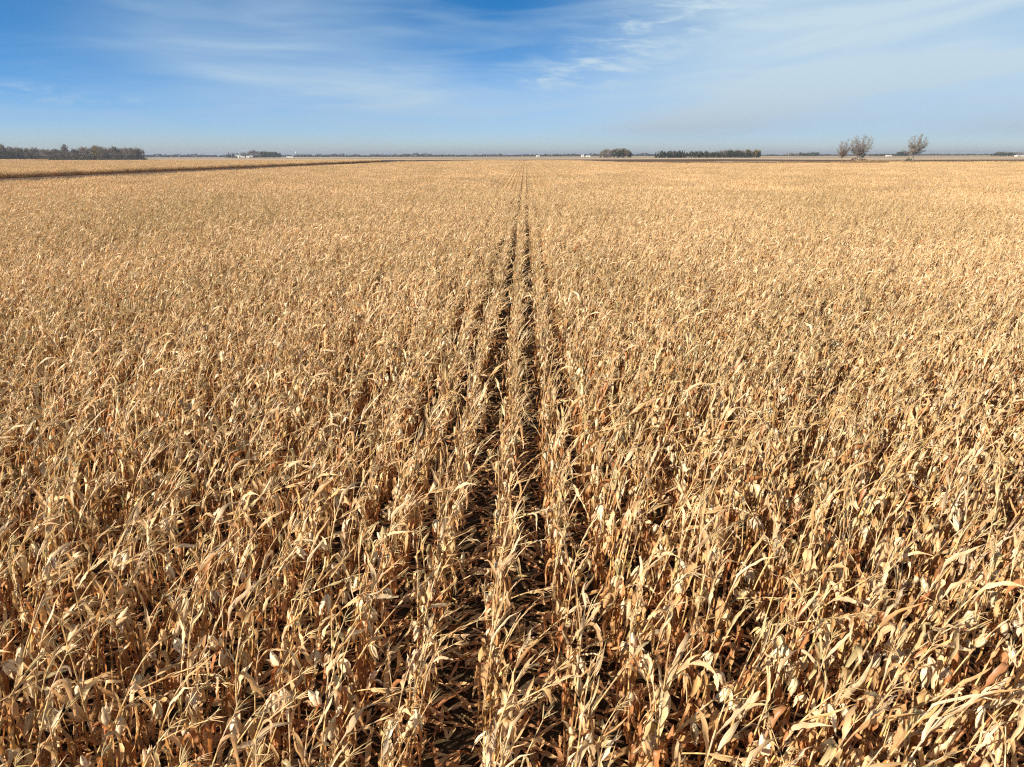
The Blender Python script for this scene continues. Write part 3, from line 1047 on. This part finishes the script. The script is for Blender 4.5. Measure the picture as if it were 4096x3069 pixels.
for px_ in np.arange(-200, 582, 3.5):
    leafy(mb, rw, at(px_, 1430), 1430 + rw.uniform(-6, 6), 1.6, 3.2, 3.2, 2.4 * rw.uniform(.7, 1.2), 60, .7, [(0.05, 0.055, 0.03), (0.08, 0.06, 0.04)])
tag(mb.build('undergrowth', M_FOL), 'dark low brush under the tall end of the large wood', 'brush', kind='stuff')

# farmstead with white barns
WHITE = (0.62, 0.62, 0.61)


def barn(name, px, Y, w_, dpt, hw, hr, label, wall=WHITE, roof=(0.45, 0.46, 0.47), rz=0.35, door=True, cat='barn'):
    o = empty(name, (at(px, Y), Y, 0), rz)
    tag(o, label, cat)
    wl = MB()
    V = [(-w_ / 2, -dpt / 2, 0), (w_ / 2, -dpt / 2, 0), (w_ / 2, dpt / 2, 0), (-w_ / 2, dpt / 2, 0), (-w_ / 2, -dpt / 2, hw), (w_ / 2, -dpt / 2, hw), (w_ / 2, dpt / 2, hw), (-w_ / 2, dpt / 2, hw), (-w_ / 2, 0, hr), (w_ / 2, 0, hr)]
    wl.add(V, [(0, 1, 5, 4), (2, 3, 7, 6)], wall)
    wl.add(V, [(1, 2, 6, 9, 5), (3, 0, 4, 8, 7)], wall)
    wl.build('wall', M_PAINT, o, smooth=False)
    rf = MB()
    e = .5; t_ = .18
    for s in (-1, 1):
        a = np.array([(-w_ / 2 - e, s * (dpt / 2 + e), hw - e * (hr - hw) / (dpt / 2)), (w_ / 2 + e, s * (dpt / 2 + e), hw - e * (hr - hw) / (dpt / 2)), (w_ / 2 + e, 0, hr), (-w_ / 2 - e, 0, hr)])
        V2 = np.vstack([a + (0, 0, .02), a + (0, 0, t_)])
        rf.add(V2, [(0, 1, 2, 3), (7, 6, 5, 4), (0, 4, 5, 1), (1, 5, 6, 2), (3, 7, 4, 0)], roof)
    rf.build('roof', M_PAINT, o, smooth=False)
    if door:
        d_ = MB(); box(d_, (-1.9, -dpt / 2 - .12, 0), (1.9, -dpt / 2 - .01, min(hw * .8, 3.8)), (0.35, 0.35, 0.36))
        d_.build('door', M_PAINT, o, smooth=False)
    return o


FY = 2900
barn('barn', 958, FY, 12, 10, 6.5, 10.5, 'tall white barn of the farmstead before the dark grove', rz=.9)
barn('barn', 969, FY - 20, 16, 9, 3.6, 6, 'low white shed joined to the tall white barn', rz=.3)
barn('barn', 992, FY, 12, 12, 4.6, 7, 'small square white garage between barn and grey roofed shed', rz=.1, roof=(.55, .57, .58))
barn('barn', 1004, FY + 25, 16, 12, 5, 7.4, 'open shed with pale roof and shaded front coloured dark beside the grove', wall=(.10, .10, .11), roof=(.6, .63, .66), rz=.1, door=False)  # closed walls; the open front's shade is put into the wall colour
barn('farmhouse', 943, FY + 30, 12, 10, 6, 9.5, 'white farmhouse half hidden behind brown brush', rz=.6, cat='house')
mb = MB()
for px_ in range(928, 956, 4):
    leafy(mb, rw, at(px_, FY - 30), FY - 30, 2.5, 5, 4, 3, 90, 1.0, [(0.13, 0.10, 0.085)])
tag(mb.build('farm_brush', M_FOL), 'brown brush in front of the farmhouse', 'brush', kind='stuff')
for px_, H in ((908, 13), (916, 19), (929, 17), (937, 16), (933, 18), (922, 15)):
    plant('spruce_tree', spruce_p, px_, FY + 10, H, 15, 'dark spruce at the outer end of the farmstead with white barns', 'dark spruces beside the farmhouse')
for px_, H in ((900, 12), (950, 19), (963, 20), (972, 21), (981, 20)):
    plant('grove_tree', wood_p, px_, FY + 60, H, 22, 'bare tree standing behind the white barns of the farmstead', 'bare trees behind the barns')
for px_, H in ((992, 22), (1000, 25), (1008, 28), (1015, 29), (1022, 27), (1029, 26), (1036, 23), (1042, 24), (1050, 26), (1058, 24), (1066, 23)):
    plant('grove_tree', wood_p, px_, FY + 50, H, 22, 'bare tree of the grove rising above the dark evergreens of the farmstead', 'bare trees of the farm grove')
for px_ in range(1048, 1124, 8):
    plant('evergreen_tree', dark_p, px_, FY, 21 if px_ < 1105 else 17, 15, 'dark evergreen in the dense shelterbelt end of the farm grove', 'dark evergreens of the farm grove')

# round clump in the middle
for px_, H, kind in ((2402, 15, 0), (2410, 18, 1), (2420, 22, 0), (2430, 23, 0), (2438, 21, 0), (2446, 19, 1), (2456, 20, 2), (2466, 22, 1), (2476, 24, 0), (2486, 23, 1), (2496, 22, 2), (2506, 21, 1), (2515, 18, 2), (2522, 14, 2), (2490, 18, 2), (2474, 16, 2)):
    Y = 1990 + rw.uniform(-15, 15)
    nm, pr, H0, lb, gp = (('clump_tree', wood_p, 22, 'bare brown tree in the round clump beyond the middle of the field', 'bare trees of the round clump'),
                      ('clump_tree', gold_p, 20, 'olive leafy tree in the round clump beyond the middle of the field', 'olive trees of the round clump'),
                      ('evergreen_tree', dark_p, 15, 'dark green tree in the greener half of the round clump', 'dark trees of the round clump'))[kind]
    plant(nm, pr, px_, Y, H, H0, lb, gp)

# long evergreen windbreak
for px_ in np.arange(2622, 2745, 7):
    plant('spruce_tree', spruce_p, px_ + rw.normal(0, 1.5), 1840, rw.uniform(12, 16) if px_ > 2632 else 12, 15, 'pointed spruce in the low end of the long windbreak', 'spruces of the long windbreak')
for px_ in np.arange(2650, 3040, 9):
    plant('evergreen_tree', dark_p, px_ + rw.normal(0, 1.5), 1835, rw.uniform(10, 16.5), 15, 'rounded dark green tree in the front line of the long windbreak', 'dark green trees of the long windbreak')
for px_ in np.arange(2780, 3040, 8):
    plant('windbreak_tree', wood_p, px_ + rw.normal(0, 2), 1880, rw.uniform(15, 20) if px_ > 2870 else rw.uniform(11, 16), 22, 'bare grey tree rising behind the evergreens of the long windbreak', 'bare trees of the long windbreak')
for px_, H in ((2678, 15.5), (2992, 19)):
    plant('autumn_tree', gold_p, px_, 1850, H, 20, 'golden tree %s of the long windbreak' % ('near the spruce end' if px_ < 2800 else 'near the tall end'), None)
plant('autumn_tree', gold_p, 3022, 1830, 18.5, 20, 'big rounded olive tree closing the tall end of the long windbreak', None, 0)
plant('autumn_tree', gold_p, 3036, 1835, 17, 20, 'grey-olive tree at the very end of the long windbreak', None, 1)

# smaller groves further off
for a, b, H, Y, lb in ((3150, 3200, 14, 2900, 'outer'), (3200, 3275, 14, 2900, 'inner')):
    for px_ in np.arange(a, b, 8):
        plant('grove_tree', dark_p if lb == 'inner' else wood_p, px_, Y, H * rw.uniform(.85, 1.1), 15 if lb == 'inner' else 22,
              ('dark bushy tree' if lb == 'inner' else 'bare grey tree') + ' in the small grove beyond the ploughed field before the bare trees', 'trees of the small grove, ' + lb + ' half')
for px_ in np.arange(3480, 3635, 8):
    plant('hedge_tree', dark_p, px_, 2700, (9 if px_ < 3590 else 15) * rw.uniform(.85, 1.1), 15, 'dark tree in the hedge seen between the two lone bare trees', 'hedge trees between the bare trees')
for px_ in np.arange(3965, 4150, 10):
    plant('grove_tree', wood_p if px_ > 4060 else dark_p, px_, 2300, (13 if px_ > 3975 else 8) * rw.uniform(.85, 1.1), 22 if px_ > 4060 else 15,
          ('bare tree beside the white sheds at the far edge' if px_ > 4060 else 'dark tree in the grove left of the white sheds at the far edge'), 'trees of the far edge grove, ' + ('bare' if px_ > 4060 else 'dark'))
barn('shed', 4072, 2280, 18, 10, 2.4, 4, 'long white shed at the far edge of the plain beneath bare trees', cat='shed')
barn('shed', 4092, 2290, 12, 10, 2.6, 4.2, 'white shed with grey roof, outermost at the far right edge', cat='shed', rz=.1)
barn('shed', 3555, 2690, 18, 12, 2.6, 4.8, 'long white shed in the hedge between the two lone bare trees', cat='shed', rz=.1)
barn('shed', 1147, 3000, 5, 5, 4.4, 6.4, 'small white house behind the grove end', cat='house')
barn('shed', 1162, 3000, 22, 10, 3, 4.6, 'long low white shed beyond the grove of the farmstead', cat='shed', rz=.05)
barn('shed', 2352, 3000, 17, 12, 3.8, 5.6, 'white shed beside the two grain bins in the middle distance', cat='shed', rz=.05)
barn('shed', 2152, 3400, 14, 10, 4, 7, 'small white barn of the tiny farm before the blue treeline', cat='shed')


def grain_bin(px, Y, r, h, label):
    o = empty('grain_bin', (at(px, Y), Y, 0)); tag(o, label, 'grain bin')
    mb = MB(); tube(mb, [(0, 0, 0), (0, 0, h)], [r, r], 20, WHITE); mb.build('wall', M_PAINT, o)
    mb = MB(); tube(mb, [(0, 0, h + .01), (0, 0, h + r * .5), (0, 0, h + r * .52)], [r * 1.05, .4, .05], 20, (.7, .7, .7)); mb.build('roof', M_PAINT, o, smooth=False)


grain_bin(2327, 3000, 2.2, 7.5, 'white grain bin, left one of the twin bins beside the long white shed')
grain_bin(2333.5, 3000, 2.2, 8, 'white grain bin, right one of the twin bins, nearest the long shed')
# water tower far off
o = empty('water_tower', (at(1184, 5200), 5200, 0)); tag(o, 'pale water tower just above the distant treeline', 'water tower')
mb = MB()
for a in range(4):
    tube(mb, [(4 * math.cos(a * 1.57), 4 * math.sin(a * 1.57), 0), (3 * math.cos(a * 1.57), 3 * math.sin(a * 1.57), 26)], [.5, .5], 5, (.7, .72, .75))
mb.build('leg', M_PAINT, o)
mb = MB(); tube(mb, [(0, 0, 24), (0, 0, 26), (0, 0, 31), (0, 0, 34), (0, 0, 35)], [1, 4.5, 4.8, 2.5, .2], 14, (.75, .77, .8)); mb.build('tank', M_PAINT, o)


def pole(px, Y, h, label):
    o = empty('utility_pole', (at(px, Y), Y, 0)); tag(o, label, 'utility pole')
    mb = MB(); tube(mb, [(0, 0, 0), (0, 0, h)], [.2, .14], 6, (.42, .38, .34)); mb.build('post', M_BARK, o)
    mb = MB(); box(mb, (-1.3, -.08, h - 1.0), (1.3, .08, h - .8), (.40, .36, .32)); mb.build('crossarm', M_BARK, o, smooth=False)


pole(3116, 1750, 13, 'pale utility pole beyond the ploughed field, nearer the long windbreak')
pole(3153, 1800, 10, 'shorter pale utility pole at the edge of the small grove')

# blue distant treelines, one mass
mb = MB()
FARTOP = [(-300, 16), (560, 19), (900, 15), (1130, 15), (1180, 17), (1300, 17), (1420, 14), (1560, 16), (1700, 18), (1800, 12), (1900, 14), (2080, 11), (2180, 16), (2300, 14), (2600, 16), (2800, 10), (3150, 9), (3500, 9), (3800, 10), (3900, 8), (4300, 9)]
for px_ in np.arange(-300, 4400, 4):
    Y = 3800 + rw.uniform(-60, 60)
    h = top_at(px_, FARTOP) * (0.82 + 0.16 * math.sin(px_ * .031) * math.sin(px_ * .0117 + 1) + 0.12 * math.sin(px_ * .11 + 2 * math.sin(px_ * .023))) * rw.uniform(.9, 1.1)
    leafy(mb, rw, at(px_, Y), Y, h * .48, 11 * rw.uniform(.7, 1.3), 6, h * .52, 90, 2.0, [(0.085, 0.08, 0.065), (0.065, 0.065, 0.05), (0.10, 0.088, 0.07)])
tag(mb.build('distant_treeline', M_FOL), 'thin blue-grey line of trees all along the horizon', 'treeline', kind='stuff')

# ------------------------------------------------------------------ haze over the whole plain
mb = MB()
box(mb, (-9500, -700, -1), (9500, 9500, 37), (1, 1, 1))
hm, g = mat('haze')
pv = g.n('ShaderNodeVolumePrincipled', ins={'Color': (0.80, 0.88, 1.0, 1), 'Density': 0.000075, 'Anisotropy': 0.5})
g.n('ShaderNodeOutputMaterial', ins={1: pv.outputs[0]})
tag(mb.build('haze', hm, smooth=False), kind='stuff')
